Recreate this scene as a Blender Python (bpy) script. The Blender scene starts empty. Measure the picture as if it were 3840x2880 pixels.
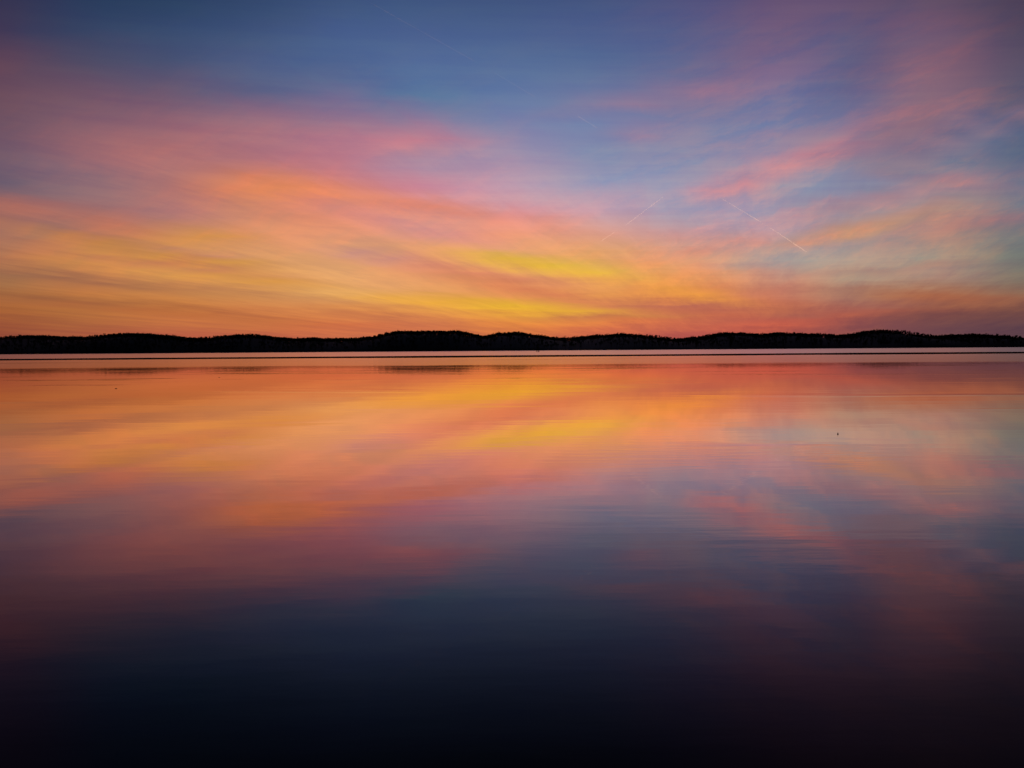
import bpy, bmesh, math, random
import numpy as np
from mathutils import Vector, Matrix, Euler

random.seed(7)
rng = np.random.default_rng(11)
sc = bpy.context.scene
col = sc.collection

# ------------------------------------------------------------------ camera
F_PX = 2900.0            # focal length in photo pixels (3840 x 2880)
CAM_H = 2.2              # eye height over the lake
HORIZON = 1311.0
PITCH = math.atan((1440 - HORIZON) / F_PX)
ROLL = math.atan(27.0 / 3840)
cam_data = bpy.data.cameras.new('camera')
cam = bpy.data.objects.new('camera', cam_data)
col.objects.link(cam)
cam_data.sensor_width = 36.0
cam_data.lens = 36.0 * F_PX / 3840
cam_data.clip_start = 0.1
cam_data.clip_end = 400000
CAM_ROT = (Matrix.Rotation(math.pi / 2 - PITCH, 3, 'X') @ Matrix.Rotation(-ROLL, 3, 'Z'))
cam.matrix_world = Matrix.Translation((0, 0, CAM_H)) @ CAM_ROT.to_4x4()
sc.camera = cam


def ray(px, py):
    """world direction seen at a photo pixel"""
    return (CAM_ROT @ Vector(((px - 1920) / F_PX, (1440 - py) / F_PX, -1))).normalized()


def uv(px, py):
    d = ray(px, py)
    return d.x / d.y, d.z / d.y


def on_water(px, py):
    d = ray(px, py)
    t = -CAM_H / d.z
    return Vector((d.x * t, d.y * t, 0))


def at_depth(px, py, Y):
    d = ray(px, py)
    t = Y / d.y
    return Vector((d.x * t, Y, CAM_H + d.z * t))


def lin(c):
    out = []
    for v in c[:3]:
        v = max(0.0, v / 255.0)
        out.append(v / 12.92 if v <= 0.04045 else ((v + 0.055) / 1.055) ** 2.4)
    return (out[0], out[1], out[2], 1.0)


# ------------------------------------------------------------------ render / exposure
sc.render.engine = 'CYCLES'
sc.cycles.use_denoising = True
sc.cycles.max_bounces = 6
sc.cycles.volume_bounces = 0
sc.view_settings.view_transform = 'Standard'
sc.view_settings.look = 'None'
sc.view_settings.exposure = 0.0
sc.view_settings.gamma = 1.0
sc.view_settings.use_curve_mapping = False

# ------------------------------------------------------------------ sun (just behind the wooded ridge)
SUN_AZ = math.atan((2060 - 1920) / F_PX)
SUN_EL = math.radians(0.45)
sun_dir = Vector((math.sin(SUN_AZ) * math.cos(SUN_EL), math.cos(SUN_AZ) * math.cos(SUN_EL), math.sin(SUN_EL)))
sd = bpy.data.lights.new('sun', 'SUN')
sd.energy = 2.0
sd.angle = math.radians(0.53)
sd.color = (1.0, 0.62, 0.42)
sun = bpy.data.objects.new('sun', sd)
col.objects.link(sun)
sun.location = (60, 1200, 300)
sun.rotation_euler = (-sun_dir).to_track_quat('-Z', 'Y').to_euler()

# ------------------------------------------------------------------ world: evening sky with cirrus
world = bpy.data.worlds.new('World')
sc.world = world
world.use_nodes = True
world.cycles.sampling_method = 'MANUAL'
world.cycles.sample_map_resolution = 256
nt = world.node_tree
nt.nodes.clear()


class NT:
    def __init__(self, tree):
        self.t = tree

    def n(self, kind, **kw):
        node = self.t.nodes.new(kind)
        for k, v in kw.items():
            setattr(node, k, v)
        return node

    def put(self, sock, val):
        if val is None:
            return
        if hasattr(val, 'is_output'):
            self.t.links.new(val, sock)
        else:
            sock.default_value = val

    def math(self, op, a, b=None, c=None, clamp=False):
        m = self.n('ShaderNodeMath', operation=op, use_clamp=clamp)
        for i, v in enumerate((a, b, c)):
            self.put(m.inputs[i], v)
        return m.outputs[0]

    def vmath(self, op, a, b=None, out=0):
        m = self.n('ShaderNodeVectorMath', operation=op)
        self.put(m.inputs[0], a)
        self.put(m.inputs[1], b)
        return m.outputs[out]

    def remap(self, v, a, b, c=0.0, d=1.0, smooth=True):
        m = self.n('ShaderNodeMapRange', interpolation_type='SMOOTHSTEP' if smooth else 'LINEAR')
        self.put(m.inputs[0], v)
        for i, x in enumerate((a, b, c, d)):
            self.put(m.inputs[1 + i], x)
        return m.outputs[0]

    def mix(self, f, a, b, blend='MIX'):
        m = self.n('ShaderNodeMix', data_type='RGBA', blend_type=blend)
        self.put(m.inputs[0], f)
        self.put(m.inputs[6], a)
        self.put(m.inputs[7], b)
        return m.outputs[2]

    def xyz(self, x, y, z=0.0):
        m = self.n('ShaderNodeCombineXYZ')
        for i, v in enumerate((x, y, z)):
            self.put(m.inputs[i], v)
        return m.outputs[0]

    def sep(self, v):
        m = self.n('ShaderNodeSeparateXYZ')
        self.put(m.inputs[0], v)
        return m.outputs

    def noise(self, vec, scale, detail=3.0, rough=0.5, out=0, dim='3D'):
        m = self.n('ShaderNodeTexNoise', noise_dimensions=dim)
        self.put(m.inputs['Vector'], vec)
        m.inputs['Scale'].default_value = scale
        m.inputs['Detail'].default_value = detail
        m.inputs['Roughness'].default_value = rough
        return m.outputs[out]

    def ramp(self, fac, stops, interp='CARDINAL'):
        m = self.n('ShaderNodeValToRGB')
        m.color_ramp.interpolation = interp
        el = m.color_ramp.elements
        el[0].position, el[0].color = stops[0]
        el[1].position, el[1].color = stops[-1]
        for p, c in stops[1:-1]:
            el.new(p).color = c
        self.put(m.inputs[0], fac)
        return m.outputs[0]


# colours of the evening sky, read off along rows (photo y) at every 320 photo pixels
SKY_ROWS = [
    (-120, [(46, 44, 70), (36, 50, 80), (38, 56, 86), (44, 62, 96), (52, 72, 110), (56, 76, 114), (56, 74, 112), (60, 74, 112), (70, 72, 110), (82, 72, 104), (82, 70, 98), (74, 66, 90), (64, 58, 80)]),
    (20, [(56, 52, 80), (42, 60, 92), (44, 66, 98), (52, 72, 108), (62, 84, 124), (66, 88, 128), (66, 86, 126), (70, 86, 128), (84, 84, 126), (98, 82, 116), (96, 80, 110), (88, 76, 100), (76, 66, 88)]),
    (120, [(66, 56, 82), (52, 66, 98), (58, 76, 110), (64, 84, 120), (74, 96, 138), (76, 98, 140), (76, 96, 138), (78, 94, 138), (86, 92, 134), (110, 92, 124), (92, 88, 122), (110, 84, 108), (86, 72, 92)]),
    (240, [(96, 68, 86), (84, 76, 98), (74, 82, 112), (80, 96, 132), (80, 102, 142), (86, 110, 152), (86, 110, 150), (88, 108, 146), (100, 104, 142), (118, 104, 138), (98, 98, 132), (132, 92, 108), (98, 82, 102)]),
    (360, [(108, 76, 90), (116, 84, 100), (110, 88, 110), (96, 98, 128), (98, 106, 144), (88, 116, 154), (100, 122, 160), (112, 122, 156), (130, 116, 146), (118, 116, 150), (108, 108, 142), (144, 106, 118), (90, 88, 108)]),
    (480, [(108, 82, 98), (128, 92, 106), (148, 100, 112), (164, 112, 122), (160, 118, 136), (154, 126, 150), (122, 134, 168), (120, 132, 166), (126, 128, 160), (124, 128, 160), (136, 122, 148), (144, 118, 134), (100, 100, 122)]),
    (600, [(112, 90, 106), (150, 102, 110), (166, 114, 116), (176, 124, 124), (190, 132, 136), (182, 142, 156), (172, 144, 166), (132, 144, 172), (140, 142, 168), (150, 140, 162), (160, 132, 142), (146, 126, 138), (100, 106, 126)]),
    (700, [(110, 94, 108), (140, 110, 116), (176, 124, 112), (204, 138, 104), (206, 138, 128), (206, 148, 154), (188, 156, 172), (154, 154, 178), (150, 152, 176), (170, 148, 160), (146, 142, 162), (162, 138, 142), (120, 118, 132)]),
    (800, [(160, 104, 92), (148, 112, 110), (176, 130, 118), (206, 148, 110), (222, 154, 114), (212, 158, 138), (210, 162, 158), (204, 160, 168), (168, 158, 174), (176, 152, 166), (172, 146, 148), (176, 146, 128), (130, 122, 128)]),
    (880, [(164, 116, 94), (184, 130, 92), (204, 150, 84), (210, 156, 108), (214, 160, 118), (216, 158, 126), (226, 166, 120), (220, 168, 138), (204, 162, 152), (180, 156, 164), (186, 154, 138), (172, 148, 126), (128, 122, 118)]),
    (960, [(172, 124, 84), (196, 146, 76), (206, 160, 84), (214, 166, 104), (220, 172, 112), (224, 174, 114), (222, 178, 96), (226, 176, 104), (220, 166, 118), (178, 160, 152), (176, 156, 140), (164, 146, 128), (124, 120, 110)]),
    (1030, [(160, 114, 78), (196, 140, 82), (208, 160, 84), (216, 168, 98), (224, 178, 110), (220, 168, 110), (222, 174, 104), (224, 176, 98), (228, 168, 96), (204, 156, 124), (168, 152, 132), (164, 142, 122), (128, 116, 102)]),
    (1100, [(166, 106, 62), (184, 128, 68), (206, 150, 76), (214, 164, 88), (224, 184, 112), (222, 172, 98), (218, 156, 92), (226, 172, 82), (224, 152, 72), (196, 134, 100), (160, 140, 116), (160, 116, 86), (130, 100, 82)]),
    (1160, [(168, 100, 54), (178, 112, 60), (196, 132, 64), (202, 136, 74), (218, 156, 80), (224, 166, 78), (226, 172, 70), (218, 156, 76), (200, 122, 78), (202, 112, 74), (166, 94, 76), (148, 86, 70), (110, 74, 66)]),
    (1215, [(154, 84, 54), (176, 104, 60), (188, 108, 66), (194, 112, 66), (204, 122, 72), (208, 130, 78), (220, 146, 66), (212, 124, 76), (186, 92, 78), (188, 92, 72), (140, 80, 76), (116, 74, 74), (94, 66, 72)]),
    (1265, [(146, 76, 54), (166, 88, 60), (182, 92, 66), (190, 98, 68), (194, 106, 72), (200, 110, 74), (206, 112, 68), (196, 100, 72), (178, 84, 74), (172, 82, 72), (130, 74, 74), (106, 70, 74), (88, 62, 70)]),
    (1330, [(136, 70, 54), (156, 80, 58), (172, 84, 62), (180, 88, 64), (186, 94, 68), (190, 96, 68), (190, 94, 66), (184, 90, 70), (168, 78, 72), (162, 76, 70), (124, 70, 72), (100, 66, 72), (84, 60, 68)]),
]
_rows_y = np.array([r[0] for r in SKY_ROWS], float)


def warm(c):
    r_, g_, b_ = c
    if r_ - b_ > 40 and b_ >= 56 and g_ >= 122:
        return (min(r_ * 1.03, 240), g_ * 0.935, b_ * 0.97)
    return c


_grid = np.array([[lin(warm(c))[:3] for c in r[1]] for r in SKY_ROWS])


def sky_at(px, py):
    py = min(max(py, _rows_y[0]), _rows_y[-1])
    fx = min(max(px / 320.0, 0), 12 - 1e-6)
    i = int(fx); a = fx - i
    j = min(int(np.searchsorted(_rows_y, py, side='right') - 1), len(_rows_y) - 2)
    b = (py - _rows_y[j]) / (_rows_y[j + 1] - _rows_y[j])
    g = _grid
    return (g[j, i] * (1 - a) + g[j, i + 1] * a) * (1 - b) + (g[j + 1, i] * (1 - a) + g[j + 1, i + 1] * a) * b


def pixel_of(u, v):
    q = CAM_ROT.transposed() @ Vector((u, 1, v))
    return 1920 + F_PX * q.x / -q.z, 1440 - F_PX * q.y / -q.z


# single clouds: (photo x, y, half length, half width, slope in degrees down to the right, colour, strength)
CLOUDS = [
    (1990, 985, 290, 36, 9, (226, 184, 50), 0.9),
    (2200, 1014, 190, 24, 10, (222, 190, 44), 0.8),
    (1920, 1150, 500, 22, 4, (234, 186, 48), 0.8),
    (1560, 1125, 300, 18, 3, (226, 176, 66), 0.7),
    (2130, 1185, 330, 20, 3, (236, 176, 52), 0.8),
    (2400, 1068, 330, 28, 10, (230, 170, 92), 0.5),
    (2620, 1112, 230, 20, 10, (234, 172, 62), 0.7),
    (870, 985, 170, 24, 4, (214, 164, 58), 0.75),
    (620, 970, 110, 20, 3, (208, 160, 58), 0.75),
    (840, 882, 120, 22, 4, (210, 158, 68), 0.7),
    (440, 925, 300, 18, 11, (206, 150, 56), 0.75),
    (980, 1050, 330, 24, 5, (214, 162, 62), 0.7),
    (1050, 705, 300, 56, 4, (224, 146, 84), 0.75),
    (420, 830, 180, 46, 16, (196, 124, 88), 0.55),
    (1600, 770, 460, 34, 9, (228, 148, 104), 0.7),
    (1620, 865, 480, 34, 12, (198, 148, 144), 0.6),
    (1800, 1028, 460, 24, 7, (208, 140, 104), 0.8),
    (2020, 1095, 420, 26, 9, (206, 132, 88), 0.8),
    (1380, 965, 200, 22, 9, (190, 146, 138), 0.65),
    (760, 950, 210, 16, 5, (186, 134, 110), 0.7),
    (650, 990, 480, 20, 6, (184, 124, 90), 0.7),
    (330, 1048, 620, 26, 6, (148, 98, 74), 0.85),
    (900, 1085, 480, 14, 7, (178, 118, 80), 0.7),
    (240, 1130, 520, 20, 4, (150, 96, 62), 0.7),
    (620, 1170, 640, 16, 4, (176, 98, 58), 0.6),
    (1500, 1195, 360, 18, 5, (194, 114, 74), 0.65),
    (2330, 1195, 420, 14, 2, (186, 96, 80), 0.8),
    (2600, 1150, 420, 22, 2, (176, 100, 84), 0.75),
    (2560, 1215, 360, 10, 1, (232, 128, 74), 0.7),
    (2900, 1215, 260, 18, -2, (206, 98, 74), 0.7),
    (3190, 1172, 140, 16, -2, (204, 104, 72), 0.75),
    (3150, 1160, 420, 22, -7, (146, 88, 84), 0.55),
    (3500, 1105, 460, 36, 3, (168, 96, 66), 0.75),
    (3700, 1185, 420, 34, 0, (106, 68, 68), 0.6),
    (60, 765, 330, 34, 12, (176, 108, 92), 0.7),
    (180, 845, 360, 26, 12, (148, 104, 98), 0.5),
    (320, 640, 260, 40, 10, (122, 104, 116), 0.45),
    (560, 560, 340, 60, 8, (178, 110, 106), 0.5),
    (1560, 520, 330, 40, -2, (200, 132, 138), 0.55),
    (1700, 610, 300, 40, -4, (160, 140, 164), 0.5),
    (1340, 370, 110, 24, 4, (158, 114, 136), 0.6),
    (2520, 365, 380, 34, -9, (172, 122, 138), 0.6),
    (2600, 335, 240, 26, -14, (150, 116, 142), 0.5),
    (2400, 500, 150, 40, -10, (160, 126, 150), 0.7),
    (2790, 525, 150, 18, -4, (166, 130, 148), 0.6),
    (2810, 675, 220, 44, -20, (210, 152, 146), 0.9),
    (2720, 700, 120, 16, -12, (214, 152, 146), 0.6),
    (3060, 590, 230, 34, -18, (200, 136, 136), 0.5),
    (3190, 560, 120, 22, -6, (190, 132, 138), 0.7),
    (2980, 690, 260, 46, 4, (146, 148, 166), 0.6),
    (3440, 380, 150, 240, 24, (156, 110, 118), 0.6),
    (3400, 470, 200, 60, -20, (164, 112, 116), 0.6),
    (3300, 200, 300, 120, -40, (116, 90, 112), 0.4),
    (2900, 140, 330, 110, -35, (112, 92, 122), 0.4),
    (3560, 545, 420, 26, -22, (164, 126, 134), 0.7),
    (3640, 470, 300, 34, -26, (96, 96, 124), 0.6),
    (3500, 640, 360, 24, -24, (104, 116, 138), 0.6),
    (3320, 745, 420, 30, -12, (190, 144, 138), 0.7),
    (3600, 690, 220, 24, 4, (184, 136, 130), 0.65),
    (3260, 850, 330, 26, -13, (216, 162, 108), 0.75),
    (3180, 890, 260, 16, -10, (214, 160, 112), 0.7),
    (3420, 800, 260, 20, -12, (196, 150, 130), 0.6),
    (3760, 840, 200, 22, -6, (172, 126, 120), 0.6),
    (3350, 1005, 240, 12, -4, (158, 128, 112), 0.7),
    (2880, 985, 260, 16, -4, (150, 142, 142), 0.5),
    (2870, 910, 200, 24, 0, (208, 156, 128), 0.6),
    (2620, 945, 280, 18, -6, (210, 152, 126), 0.6),
    (2098, 855, 16, 44, 12, (214, 146, 116), 0.55),
    (3100, 1085, 12, 40, 4, (146, 120, 104), 0.6),
]


def sky_colour(px, py):
    """colour of the sky towards a photo pixel: the open sky with the single clouds over it"""
    c = sky_at(px, py)
    for (x, y, hl, hw, ang, cc, s_) in CLOUDS:
        if abs(px - x) > 2 * hl + 2 * hw or abs(py - y) > hl + 3 * hw:
            continue
        a = math.radians(ang)
        ex, ey = px - x, py - y
        q1 = (ex * math.cos(a) + ey * math.sin(a)) / hl
        q2 = (-ex * math.sin(a) + ey * math.cos(a)) / hw
        f = s_ * math.exp(-1.15 * (q1 * q1 + q2 * q2))
        c = c * (1 - f) + np.array(lin(warm(cc))[:3]) * f
    return c


w = NT(nt)
tc = w.n('ShaderNodeTexCoord')
dx, dy, dz = w.sep(tc.outputs['Generated'])
ys = w.math('MAXIMUM', dy, 0.08)
u0 = w.math('DIVIDE', dx, ys)
v0 = w.math('DIVIDE', dz, ys)
# cirrus sheet: the plane the bands lie in, turned so that they run towards azimuth 19 degrees
zc = w.math('ADD', w.math('MAXIMUM', dz, 0.0), 0.05)
B = math.atan((2900 - 1920) / F_PX)
px_ = w.math('DIVIDE', dx, zc)
py_ = w.math('DIVIDE', dy, zc)
across = w.math('SUBTRACT', w.math('MULTIPLY', px_, math.cos(B)), w.math('MULTIPLY', py_, math.sin(B)))
along = w.math('ADD', w.math('MULTIPLY', px_, math.sin(B)), w.math('MULTIPLY', py_, math.cos(B)))
band = w.xyz(across, w.math('MULTIPLY', along, 0.22))
nA = w.noise(band, 0.9, 4.0, 0.55, out=1)
wA = w.vmath('SUBTRACT', nA, (0.5, 0.5, 0.5))
band2 = w.vmath('ADD', w.xyz(across, w.math('MULTIPLY', along, 0.10)), wA)
nB = w.noise(band2, 3.4, 7.0, 0.68)
ax, ay, az_ = w.sep(wA)
hi = w.remap(v0, 0.03, 0.24, 0.25, 1.0)          # loose fibres high up, flat layers near the horizon
lo = w.remap(v0, 0.03, 0.26, 1.0, 0.25)
cu2 = w.math('SUBTRACT', u0, 0.3)
lay = w.math('SUBTRACT', v0, w.math('MULTIPLY', w.math('MULTIPLY', cu2, cu2), 0.06))
nH = w.noise(w.xyz(w.math('MULTIPLY', u0, 2.6), w.math('MULTIPLY', lay, 50.0)), 1.0, 6.0, 0.64)
u1 = w.math('ADD', u0, w.math('MULTIPLY', ax, w.math('MULTIPLY', hi, 0.07)))
v1 = w.math('MULTIPLY_ADD', ay, w.math('MULTIPLY', hi, 0.03), v0)
v1 = w.math('MULTIPLY_ADD', w.math('SUBTRACT', nB, 0.5), w.math('MULTIPLY', hi, 0.028), v1)
v1 = w.math('MULTIPLY_ADD', w.math('SUBTRACT', nH, 0.5), w.math('MULTIPLY', lo, 0.022), v1)

U_MAX = 0.70
uf = w.remap(u1, -U_MAX, U_MAX, 0, 1, smooth=False)
row_y = list(range(1330, 1050, -20)) + list(range(1050, 700, -25)) + list(range(700, 400, -37)) + list(range(400, -130, -60))
v_levels = [uv(1920, y)[1] for y in row_y]
N_COL = 32
rows = []
for vl in v_levels:
    stops = []
    for k in range(N_COL):
        t = k / (N_COL - 1)
        c = sky_colour(*pixel_of(-U_MAX + 2 * U_MAX * t, vl))
        stops.append((t, (float(c[0]), float(c[1]), float(c[2]), 1)))
    rows.append(stops)
top = rows[-1]
v_levels += [0.72, 1.1]
rows.append([(t, (c[0] * .42, c[1] * .42, c[2] * .46, 1)) for t, c in top])
zen = lin((22, 28, 48))
rows.append([(0.0, zen), (1.0, zen)])
skyc = None
for i, (vl, st) in enumerate(zip(v_levels, rows)):
    r = w.ramp(uf, st)
    if skyc is None:
        skyc = r
    else:
        skyc = w.mix(w.remap(v1, v_levels[i - 1], vl, smooth=False), skyc, r)

# fine fibres in the ice cloud: warmer threads and greyer gaps
fib = w.remap(w.math('ADD', w.math('MULTIPLY', nB, 0.5), w.math('MULTIPLY', nH, 0.5)), 0.34, 0.66, 0, 1)
tint = w.mix(fib, (0.90, 0.885, 1.02, 1), (1.13, 1.115, 1.06, 1))
skyc = w.mix(w.remap(v0, 0.02, 0.5, 1.0, 0.6, smooth=False), skyc, w.mix(1.0, skyc, tint, 'MULTIPLY'))

# combed-out fallstreaks higher up, climbing to the right
cs, sn = math.cos(math.radians(19)), math.sin(math.radians(19))
fu = w.math('ADD', w.math('MULTIPLY', u1, cs), w.math('MULTIPLY', v1, sn))
fv_ = w.math('SUBTRACT', w.math('MULTIPLY', v1, cs), w.math('MULTIPLY', u1, sn))
nC = w.noise(w.xyz(w.math('MULTIPLY', fu, 4.0), w.math('MULTIPLY_ADD', fv_, 17.0, 5.35), 2.7), 1.0, 7.0, 0.66)
area = w.math('MULTIPLY', w.remap(u0, 0.02, 0.32, 0.3, 1.0), w.remap(v0, 0.05, 0.14, 0.0, 1.0))
area = w.math('MULTIPLY', area, w.remap(v0, 0.52, 0.26, 0.25, 1.0))
comb = w.mix(w.remap(nC, 0.42, 0.62), (0.78, 0.95, 1.04, 1), (1.17, 1.04, 0.97, 1))
skyc = w.mix(area, skyc, w.mix(1.0, skyc, comb, 'MULTIPLY'))

# the rest of the sky dome, behind and overhead
nish = w.n('ShaderNodeTexSky', sky_type='NISHITA')
nish.sun_disc = False
nish.sun_elevation = SUN_EL
nish.sun_rotation = SUN_AZ
bk = w.mix(1.0, nish.outputs[0], (0.012, 0.012, 0.012, 1), 'MULTIPLY')
final = w.mix(w.remap(dy, 0.2, 0.62), bk, skyc)
bg = w.n('ShaderNodeBackground')
w.put(bg.inputs[0], final)
bg.inputs[1].default_value = 1.0
wo = w.n('ShaderNodeOutputWorld')
nt.links.new(bg.outputs[0], wo.inputs[0])


# ------------------------------------------------------------------ helpers
def tag(o, label=None, cat=None, group=None, kind=None):
    if label: o['label'] = label
    if cat: o['category'] = cat
    if group: o['group'] = group
    if kind: o['kind'] = kind
    return o


def mesh_obj(name, verts, faces, mat, parent=None, smooth=False):
    me = bpy.data.meshes.new(name)
    me.from_pydata([tuple(v) for v in verts], [], faces)
    me.update()
    if smooth:
        me.shade_smooth()
    me.materials.append(mat)
    o = bpy.data.objects.new(name, me)
    col.objects.link(o)
    if parent:
        o.parent = parent
    return o


def np_mesh(name, V, T, mat):
    """triangle mesh straight from arrays"""
    me = bpy.data.meshes.new(name)
    me.vertices.add(len(V))
    me.vertices.foreach_set('co', np.ascontiguousarray(V, np.float32).ravel())
    me.loops.add(T.size)
    me.loops.foreach_set('vertex_index', np.ascontiguousarray(T, np.int32).ravel())
    me.polygons.add(len(T))
    me.polygons.foreach_set('loop_start', np.arange(0, T.size, 3, dtype=np.int32))
    me.update(calc_edges=True)
    me.materials.append(mat)
    o = bpy.data.objects.new(name, me)
    col.objects.link(o)
    return o


def new_mat(name):
    m = bpy.data.materials.new(name)
    m.use_nodes = True
    m.node_tree.nodes.clear()
    k = NT(m.node_tree)
    out = k.n('ShaderNodeOutputMaterial')
    return m, k, out


def rough_mat(name, c1, c2, scale, rough=0.9):
    m, k, out = new_mat(name)
    g = k.n('ShaderNodeTexCoord')
    f = k.noise(g.outputs['Object'], scale, 4.0, 0.6)
    b = k.n('ShaderNodeBsdfPrincipled')
    k.put(b.inputs['Base Color'], k.mix(f, (*c1, 1), (*c2, 1)))
    b.inputs['Roughness'].default_value = rough
    m.node_tree.links.new(b.outputs[0], out.inputs[0])
    return m


M_SOIL = rough_mat('leaf_litter', (0.018, 0.013, 0.010), (0.036, 0.027, 0.020), 0.05)
M_BARK = rough_mat('bark', (0.016, 0.013, 0.011), (0.036, 0.029, 0.025), 0.4)
M_PILE = rough_mat('weathered_wood', (0.03, 0.025, 0.02), (0.08, 0.065, 0.05), 3.0)
M_STEEL = rough_mat('rusty_steel', (0.04, 0.03, 0.025), (0.09, 0.06, 0.045), 8.0, 0.7)
M_CORK = rough_mat('dark_float', (0.012, 0.011, 0.011), (0.03, 0.026, 0.024), 30.0, 0.6)

# ------------------------------------------------------------------ water
mw, k, out = new_mat('lake_water')
geo = k.n('ShaderNodeNewGeometry')
P = geo.outputs['Position']
wx, wy, wz = k.sep(P)
# where the breeze ruffles the lake: distance off shore, with wavering edges
e1 = k.noise(k.xyz(k.math('MULTIPLY', wx, 0.012), k.math('MULTIPLY', wy, 0.02)), 1.0, 4.0, 0.6)
yw = k.math('ADD', wy, k.math('MULTIPLY', k.math('SUBTRACT', e1, 0.5), 44.0))
g = lambda x: (x, x, x, 1)
rough_r = k.ramp(k.math('DIVIDE', yw, 400.0), [
    (0.0, g(0.015)), (0.16, g(0.02)), (0.215, g(0.03)), (0.262, g(0.05)), (0.285, g(0.13)), (0.568, g(0.15)),
    (0.580, g(0.012)), (0.742, g(0.012)), (0.757, g(0.225)), (1.0, g(0.225))], 'LINEAR')
# thin calm slicks this side of the long one
e2 = k.noise(k.xyz(k.math('MULTIPLY', wx, 0.006), k.math('MULTIPLY', wy, 0.055)), 1.0, 3.0, 0.55)
slick = k.math('MULTIPLY', k.remap(e2, 0.60, 0.66), k.remap(wy, 150, 190))
slick = k.math('MULTIPLY', slick, k.remap(wy, 246, 236))
rgh = k.math('MULTIPLY', rough_r, k.math('SUBTRACT', 1.0, k.math('MULTIPLY', slick, 0.9)))
# ripples
calm = k.ramp(k.math('DIVIDE', yw, 400.0), [
    (0.0, g(1.0)), (0.568, g(1.0)), (0.580, g(0.0)), (0.742, g(0.0)), (0.757, g(1.0)), (1.0, g(1.0))], 'LINEAR')
h1 = k.noise(k.xyz(k.math('MULTIPLY', wx, 0.16), k.math('MULTIPLY', wy, 0.55)), 1.0, 3.0, 0.5)
h2 = k.noise(k.xyz(k.math('MULTIPLY', wx, 0.9), k.math('MULTIPLY', wy, 3.0)), 1.0, 3.0, 0.55)
gust = k.remap(k.noise(k.xyz(k.math('MULTIPLY', wx, 0.03), k.math('MULTIPLY', wy, 0.09)), 1.0, 3.0, 0.5), 0.50, 0.72)
h3 = k.noise(k.xyz(k.math('MULTIPLY', wx, 0.35), k.math('MULTIPLY', wy, 1.5)), 1.0, 3.0, 0.5)
gust2 = k.remap(k.noise(k.xyz(k.math('MULTIPLY', wx, 0.05), k.math('MULTIPLY', wy, 0.16)), 1.0, 2.0, 0.5), 0.56, 0.70)
hh = k.math('ADD', k.math('ADD', k.math('MULTIPLY', h1, 0.0036), k.math('MULTIPLY', h3, k.math('MULTIPLY', gust2, 0.010))),
            k.math('MULTIPLY', h2, k.math('ADD', 0.0007, k.math('MULTIPLY', gust, 0.0045))))
hh = k.math('MULTIPLY', hh, calm)
bump = k.n('ShaderNodeBump')
bump.inputs['Strength'].default_value = 1.0
bump.inputs['Distance'].default_value = 1.0
k.put(bump.inputs['Height'], hh)
fres = k.n('ShaderNodeFresnel')
fres.inputs['IOR'].default_value = 1.36
k.put(fres.inputs['Normal'], bump.outputs[0])
gl = k.n('ShaderNodeBsdfGlossy', distribution='MULTI_GGX')
gl.inputs['Color'].default_value = (1.0, 0.80, 0.75, 1)
k.put(gl.inputs['Roughness'], rgh)
k.put(gl.inputs['Normal'], bump.outputs[0])
df = k.n('ShaderNodeBsdfDiffuse')
df.inputs['Color'].default_value = (0.0025, 0.003, 0.0045, 1)
mx = k.n('ShaderNodeMixShader')
k.put(mx.inputs[0], k.math('MULTIPLY_ADD', fres.outputs[0], 2.2, -0.13, clamp=True))
k.put(mx.inputs[1], df.outputs[0])
k.put(mx.inputs[2], gl.outputs[0])
mw.node_tree.links.new(mx.outputs[0], out.inputs[0])

SHORE_Y = on_water(1920, 1315.2).y
L = 40000
lake = mesh_obj('lake', [(-L, -300, 0), (L, -300, 0), (L, SHORE_Y + 60, 0), (-L, SHORE_Y + 60, 0)], [(0, 1, 2, 3)], mw)
tag(lake, 'still lake water mirroring the sunset sky', kind='structure')

# ------------------------------------------------------------------ far shore: wooded hills
# skyline of the woods read off the photograph: (x, y)
S = 2.212
sky = []
for x0, pts in ((0, [(0, 183), (90, 183), (150, 170), (280, 166), (370, 161), (450, 166), (530, 172), (640, 175), (780, 177), (860, 166), (960, 154), (1050, 147), (1150, 144), (1270, 150), (1400, 162), (1500, 173), (1600, 182), (1700, 183), (1760, 179), (1850, 169), (1950, 159), (2080, 152)]),
                (950, [(0, 157), (60, 158), (140, 166), (240, 179), (300, 184), (420, 185), (500, 183), (600, 187), (700, 187), (800, 184), (900, 181), (1000, 171), (1080, 156), (1150, 132), (1240, 121), (1330, 128), (1420, 124), (1500, 123), (1560, 130), (1660, 121), (1720, 126), (1800, 143), (1860, 155), (1920, 166), (1980, 155), (2030, 143)]),
                (1900, [(0, 139), (80, 136), (150, 144), (230, 156), (300, 166), (380, 178), (430, 183), (500, 183), (560, 178), (620, 171), (700, 165), (760, 158), (820, 157), (900, 149), (1000, 149), (1070, 156), (1170, 167), (1250, 176), (1330, 187), (1400, 192), (1500, 181), (1560, 176), (1640, 168), (1700, 149), (1800, 139), (1880, 138), (1960, 143), (2060, 152)]),
                (2840, [(0, 153), (80, 146), (180, 138), (250, 141), (350, 148), (500, 153), (640, 158), (740, 153), (810, 145), (860, 129), (940, 119), (1050, 118), (1130, 128), (1200, 145), (1300, 155), (1400, 163), (1500, 165), (1580, 156), (1700, 153), (1770, 151), (1850, 155), (1950, 160), (2050, 168), (2130, 178), (2212, 187)])):
    sky += [(x0 + a / S, 1180 + b / S) for a, b in pts]
sky = np.array(sorted(sky))


def ridge_y(x):           # how far off the crest runs
    return SHORE_Y + 250 + 60 * np.sin(x / 240.0 + 0.7) + 35 * np.sin(x / 97.0)


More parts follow.
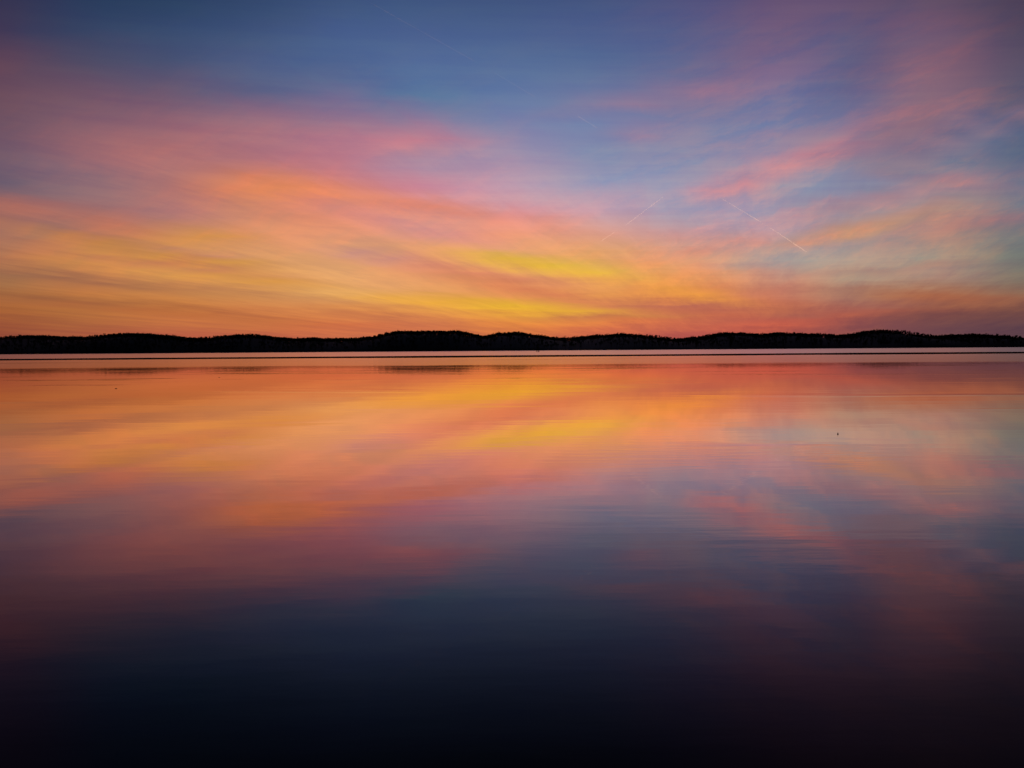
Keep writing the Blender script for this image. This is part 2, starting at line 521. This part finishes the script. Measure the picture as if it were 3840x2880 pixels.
# crest of the canopy as a function of world x
cx, cz = [], []
for (a, b) in sky:
    d = ray(a, b)
    Y = SHORE_Y + 250.0
    for _ in range(4):
        Y = float(ridge_y(d.x / d.y * Y))
    cx.append(d.x / d.y * Y)
    cz.append(CAM_H + d.z / d.y * Y)
cx = np.array(cx); cz = np.array(cz)
o_ = np.argsort(cx); cx = cx[o_]; cz = cz[o_]


def canopy(x):
    x = np.asarray(x, float)
    inside = np.interp(x, cx, cz)
    over = np.maximum(cx[0] - x, 0) + np.maximum(x - cx[-1], 0)
    roll_ = 6 * np.sin(x / 130.0) + 5 * np.sin(x / 71.0 + 2)
    return inside + np.clip(over / 200.0, 0, 1) * roll_


TREE_H = 12.0


def ground(x, y):
    """height of the land"""
    x = np.asarray(x, float); y = np.asarray(y, float)
    ry = ridge_y(x)
    top_ = canopy(x) - TREE_H + 2.0
    t = (y - SHORE_Y) / (ry - SHORE_Y)
    front = np.clip(t, 0, 1)
    s = np.sin(front * math.pi / 2) ** 0.85
    back = np.clip((y - ry) / 500.0, 0, 1)
    fall = 1 - 0.75 * (back * back * (3 - 2 * back))
    return np.where(t <= 1, 0.25 + (top_ - 0.25) * s, top_ * fall)


nx = 560
xs = np.linspace(-3600, 3600, nx)
ts = np.concatenate([[-0.06, -0.001], np.linspace(0.004, 1, 16), 1 + np.linspace(0.12, 3.5, 14)])
V = []
for t in ts:
    y = SHORE_Y + (ridge_y(xs) - SHORE_Y) * t
    z = ground(xs, y) if t > 0 else np.full(nx, -1.2 if t < -0.01 else -0.15)
    V.append(np.stack([xs, y, z], 1))
V = np.concatenate(V)
T = []
for j in range(len(ts) - 1):
    a = j * nx + np.arange(nx - 1)
    T.append(np.stack([a, a + 1, a + nx + 1], 1)); T.append(np.stack([a, a + nx + 1, a + nx], 1))
hills = np_mesh('hills', V, np.concatenate(T), M_SOIL)
tag(hills, 'dark rolling hills along the far shore', kind='structure')
land = mesh_obj('land', [(-60000, SHORE_Y + 40, -0.6), (60000, SHORE_Y + 40, -0.6), (60000, 120000, -0.6), (-60000, 120000, -0.6)], [(0, 1, 2, 3)], M_SOIL)
tag(land, 'flat dark land behind the hills', kind='structure')


# ---- bare winter trees
def limb(p, q, r0, r1):
    """three-sided tapered limb"""
    p = np.array(p, float); q = np.array(q, float)
    d = q - p
    d /= np.linalg.norm(d) + 1e-9
    a = np.cross(d, [0.3, 0.9, 0.1]); a /= np.linalg.norm(a) + 1e-9
    b = np.cross(d, a)
    vs = []
    for c, r in ((p, r0), (q, r1)):
        for i in range(3):
            th = i * 2 * math.pi / 3
            vs.append(c + r * (math.cos(th) * a + math.sin(th) * b))
    ts_ = []
    for i in range(3):
        j = (i + 1) % 3
        ts_ += [(i, j, 3 + j), (i, 3 + j, 3 + i)]
    return vs, ts_


def bare_tree(seed, height, spread, forks=3, levels=3, thin=0.16):
    """trunk verts and crown verts of a leafless broadleaf tree"""
    r = random.Random(seed)
    tv, tt, bv, bt = [], [], [], []

    def add(vs, ts_, V_, T_):
        o = len(V_)
        V_ += vs
        T_ += [(a + o, b + o, c + o) for a, b, c in ts_]

    fork = height * r.uniform(0.26, 0.42)
    lean = (r.uniform(-.4, .4), r.uniform(-.4, .4))
    tip = (lean[0], lean[1], fork)
    add(*limb((0, 0, -1.5), tip, 0.34, 0.24), tv, tt)

    def grow(p, d, ln, rad, lvl):
        q = np.array(p) + np.array(d) * ln
        add(*limb(p, q, rad, rad * 0.6), bv, bt)
        if lvl == 0:
            return
        n = forks if lvl > 1 else forks + 1
        for _ in range(n):
            a = r.uniform(0, 2 * math.pi)
            s = r.uniform(0.35, 0.85) * spread
            nd = np.array(d) + np.array((math.cos(a) * s, math.sin(a) * s, r.uniform(-0.1, 0.35)))
            nd /= np.linalg.norm(nd)
            grow(q if r.random() < .65 else np.array(p) + np.array(d) * ln * .6, nd, ln * r.uniform(.55, .8), max(rad * .6, thin), lvl - 1)

    for _ in range(forks + 1):
        a = r.uniform(0, 2 * math.pi)
        s = r.uniform(0.25, 0.9) * spread
        d = np.array((math.cos(a) * s, math.sin(a) * s, 1.0)); d /= np.linalg.norm(d)
        grow(np.array(tip), d, (height - fork) * r.uniform(.38, .5), 0.24, levels - 1)
    bvn = np.array(bv); tvn = np.array(tv)
    sc_ = (height) / bvn[:, 2].max()
    bvn[:, 2] = np.where(bvn[:, 2] > fork, fork + (bvn[:, 2] - fork) * (height - fork) / (bvn[:, 2].max() - fork), bvn[:, 2])
    return (tvn, np.array(tt)), (bvn, np.array(bt))


def clump(x):
    return math.sin(x / 9.3) + 0.8 * math.sin(x / 5.1 + 1.0) + 0.7 * math.sin(x / 23.0 + 2.0)


# forest on the slopes: one mass of woodland
fv, ft, off = [], [], 0
protos = []
for s in range(6):
    (tv, tt), (bv, bt) = bare_tree(100 + s, 11.0, 1.0, forks=3, levels=2, thin=0.42)
    Vp = np.concatenate([tv, bv]); Tp = np.concatenate([tt, bt + len(tv)])
    protos.append((Vp, Tp))
n_f = 10500
X = rng.uniform(-1900, 1900, n_f)
tt_ = np.where(np.arange(n_f) < 6500, rng.uniform(0.01, 1.3, n_f), rng.uniform(0.86, 1.12, n_f))
Y = SHORE_Y + (ridge_y(X) - SHORE_Y) * tt_
Z = ground(X, Y)
# low growth under the crest
n_u = 7000
Xu = rng.uniform(-1500, 1500, n_u)
tu = rng.uniform(0.93, 1.05, len(Xu))
X = np.concatenate([X, Xu]); tt_ = np.concatenate([tt_, tu])
Y = SHORE_Y + (ridge_y(X) - SHORE_Y) * tt_
Z = ground(X, Y)
Z[n_f:] -= 4.2            # thickets: branches right from the ground
for i in range(len(X)):
    Vp, Tp = protos[i % 6]
    hgt = rng.uniform(0.72, 1.0) if tt_[i] < 0.8 else rng.uniform(0.56, 0.78) + 0.05 * clump(X[i])
    if i >= n_f:
        hgt = rng.uniform(0.6, 1.0)
    a = rng.uniform(0, 6.28)
    ca, sa = math.cos(a), math.sin(a)
    q = Vp * np.array([1.0, 1.0, hgt])
    q = np.stack([q[:, 0] * ca - q[:, 1] * sa + X[i], q[:, 0] * sa + q[:, 1] * ca + Y[i], q[:, 2] + Z[i]], 1)
    fv.append(q); ft.append(Tp + off); off += len(q)
forest = np_mesh('woodland', np.concatenate(fv), np.concatenate(ft), M_BARK)
tag(forest, 'dark leafless woodland covering the slopes of the far hills', 'woodland', kind='stuff')

# the trees that stand out against the sky along the crest: one object each
crest = []
for s in range(9):
    h = TREE_H * random.uniform(0.86, 1.12)
    (tv, tt), (bv, bt) = bare_tree(300 + s, h, random.uniform(0.95, 1.3), forks=3, levels=4, thin=0.07)
    mt = bpy.data.meshes.new('trunk'); mt.from_pydata(tv.tolist(), [], tt.tolist()); mt.materials.append(M_BARK)
    mc = bpy.data.meshes.new('crown'); mc.from_pydata(bv.tolist(), [], bt.tolist()); mc.materials.append(M_BARK)
    crest.append((mt, mc))
HILLS = [
    (-1e9, 640, 'bare tree on the low crest of the long rounded hill', 'trees on the long rounded hill'),
    (640, 1330, 'bare tree on the low wooded rise next to the highest broad hill', 'trees on the low rise'),
    (1330, 1815, 'bare tree on the crest of the broad flat-topped hill, the tallest one', 'trees on the broad flat-topped hill'),
    (1815, 2110, 'bare tree on the small hill right behind the mooring piles', 'trees on the hill behind the piles'),
    (2110, 2510, 'bare tree on the gentle hill beside the brightest glow and the deep saddle', 'trees on the gentle hill'),
    (2510, 3160, 'bare tree on the smooth twin-humped hill beyond the deep saddle', 'trees on the twin-humped hill'),
    (3160, 1e9, 'bare tree on the steep-sided hump and the tapering ridge after it', 'trees on the steep hump'),
]
n_c = 296
for i in range(n_c):
    px = (i + rng.uniform(0.1, 0.9)) / n_c * 3880 - 20
    d = ray(px, 1245)
    Yr = SHORE_Y + 250.0
    for _ in range(4):
        Yr = float(ridge_y(d.x / d.y * Yr))
    Yr += rng.uniform(-9, 9)
    x = d.x / d.y * Yr
    root = bpy.data.objects.new('bare_tree', None)
    root.empty_display_size = 2
    col.objects.link(root)
    root.location = (x, Yr, float(ground(x, Yr)))
    root.rotation_euler = (0, 0, rng.uniform(0, 6.28))
    sz = rng.uniform(0.72, 0.92) + 0.06 * clump(x)
    root.scale = (sz * rng.uniform(.9, 1.15), sz * rng.uniform(.9, 1.15), sz)
    mt, mc = crest[int(rng.integers(0, 9))]
    for nm, me in (('trunk', mt), ('crown', mc)):
        c = bpy.data.objects.new(nm, me)
        col.objects.link(c)
        c.parent = root
    for a, b, lab, grp in HILLS:
        if a <= px < b:
            tag(root, lab, 'tree', grp)


# ------------------------------------------------------------------ mooring piles off the far shore
def lathe(prof, n=10):
    vs, fs = [], []
    for r, z in prof:
        for i in range(n):
            th = 2 * math.pi * i / n
            vs.append((r * math.cos(th), r * math.sin(th), z))
    for j in range(len(prof) - 1):
        for i in range(n):
            a = j * n + i; b = j * n + (i + 1) % n
            fs.append((a, b, b + n, a + n))
    fs.append(tuple(range(n))[::-1])
    fs.append(tuple((len(prof) - 1) * n + i for i in range(n)))
    return vs, fs


base = on_water(2017, 1319.6)
root = bpy.data.objects.new('mooring_dolphin', None)
col.objects.link(root)
root.location = base
px_m = base.y / F_PX
tag(root, 'three dark wooden mooring piles leaning together in front of the far shore', 'mooring piles')
for ang in (185, 285, 355):
    vs, fs = lathe([(0.27, -3.0), (0.27, 0.0), (0.25, 2.0), (0.23, 4.6), (0.17, 4.75), (0.05, 4.8)])
    o = mesh_obj('pile', vs, fs, M_PILE, root, True)
    a = math.radians(ang)
    sp = 4.6 * px_m
    foot = Vector((math.cos(a) * sp, math.sin(a) * sp, 0))
    headp = foot * 0.30 + Vector((0, 0, 4.7))
    o.location = foot
    o.rotation_euler = (headp - foot).to_track_quat('Z', 'Y').to_euler()
vs, fs = lathe([(0.66, 3.95), (0.69, 4.0), (0.69, 4.25), (0.66, 4.3)], 18)
mesh_obj('band', vs, fs, M_STEEL, root)

# ------------------------------------------------------------------ little things afloat
p = on_water(3142, 1628)
m = p.y / F_PX
root = bpy.data.objects.new('fishing_float', None)
col.objects.link(root)
root.location = p
tag(root, 'tiny dark fishing float with a thin upright stem on open water', 'fishing float')
r = 2.6 * m
vs, fs = lathe([(0.1 * r, -1.1 * r), (0.6 * r, -0.7 * r), (0.95 * r, -0.1 * r), (r, 0.4 * r), (0.75 * r, 1.1 * r), (0.3 * r, 1.6 * r), (0.16 * r, 1.9 * r)], 16)
mesh_obj('float_body', vs, fs, M_CORK, root, True)
vs, fs = lathe([(0.15 * r, 1.8 * r), (0.15 * r, 2.9 * r), (0.05 * r, 3.1 * r)], 8)
mesh_obj('stem', vs, fs, M_CORK, root)

for (px, py, ln, lab) in ((435, 1457.5, 8.5, 'small dark stick afloat on plain orange water, the longer one'),
                          (822, 1415.5, 4.5, 'tiny dark stick afloat just below the mirrored hill crests, the shorter one')):
    p = on_water(px, py)
    m = p.y / F_PX
    hl = ln * m / 2
    vs, fs = lathe([(0.006, -hl), (0.011, -hl * .7), (0.014, 0.1 * hl), (0.010, hl * .8), (0.004, hl)], 8)
    vs = [(z, x_ + 0.02 * math.sin(3 * z / hl), y_ + 0.012 * math.cos(2 * z / hl)) for x_, y_, z in vs]
    o = mesh_obj('floating_stick', vs, fs, M_CORK, None, True)
    o.location = (p.x, p.y, 0.006)
    tag(o, lab, 'stick', 'sticks afloat')

# ------------------------------------------------------------------ contrails, ice crystals high up in the last sunlight
ALT = 9000.0


def contrail_mat(name, density):
    m_, k_, out_ = new_mat(name)
    tcn = k_.n('ShaderNodeTexCoord')
    v_ = k_.n('ShaderNodeVolumePrincipled')
    v_.inputs['Color'].default_value = (0.95, 0.95, 0.95, 1)
    v_.inputs['Density'].default_value = density
    v_.inputs['Anisotropy'].default_value = 0.6
    m_.node_tree.links.new(v_.outputs[0], out_.inputs['Volume'])
    return m_


def contrail(segs, w_px, density, label):
    """segs: list of photo pixel pairs; the trail runs level at ALT"""
    vs, fs = [], []
    for (a, b, wa, wb) in segs:
        pts = []
        n = 14
        for i in range(n + 1):
            t = i / n
            d = ray(a[0] + (b[0] - a[0]) * t, a[1] + (b[1] - a[1]) * t)
            pts.append((d * ((ALT - CAM_H) / d.z), t))
        for i, (q, t) in enumerate(pts):
            ax_ = (pts[min(i + 1, n)][0] - pts[max(i - 1, 0)][0]).normalized()
            sx = ax_.cross(Vector((0, 0, 1))).normalized()
            sz_ = sx.cross(ax_).normalized()
            dist = q.length
            wdt = (wa + (wb - wa) * t) * dist / F_PX * 0.5
            wdt *= 0.9 + 0.2 * random.random()
            if i in (0, n):
                wdt *= 0.25
            o = len(vs)
            jit = sz_ * (random.uniform(-.2, .2) * wdt)
            for j in range(6):
                th = j * math.pi / 3
                vs.append(q + jit + sx * math.cos(th) * wdt + sz_ * math.sin(th) * wdt)
            if i:
                for j in range(6):
                    j2 = (j + 1) % 6
                    fs.append((o - 6 + j, o - 6 + j2, o + j2, o + j))
            if i == 0:
                fs.append(tuple(o + j for j in range(6))[::-1])
            if i == n:
                fs.append(tuple(o + j for j in range(6)))
    o = mesh_obj('contrail', vs, fs, contrail_mat('ice_trail', density))
    bm = bmesh.new(); bm.from_mesh(o.data)
    bmesh.ops.recalc_face_normals(bm, faces=bm.faces[:])
    bm.to_mesh(o.data); bm.free()
    tag(o, label, 'contrail', 'contrails')
    return o


contrail([((2700, 740), (2852, 832), 3.0, 4.4), ((2856, 834), (2880, 849), 1.2, 1.2), ((2882, 850), (3025, 945), 3.6, 4.6)], 4, 0.0008,
         'bright pinkish white contrail slanting down towards the orange cirrus, broken once')
contrail([((2492, 734), (2345, 845), 4.0, 5.0), ((2305, 870), (2252, 905), 4.0, 3.5)], 4, 0.0006,
         'short faint pink contrail, a mirror image slant of the bright one')
contrail([((1380, 5), (1790, 235), 3.0, 3.0), ((1850, 270), (2010, 365), 2.2, 2.2), ((2165, 434), (2240, 480), 3.0, 3.0)], 3, 0.0012,
         'very long thin faint contrail crossing the clear blue sky')
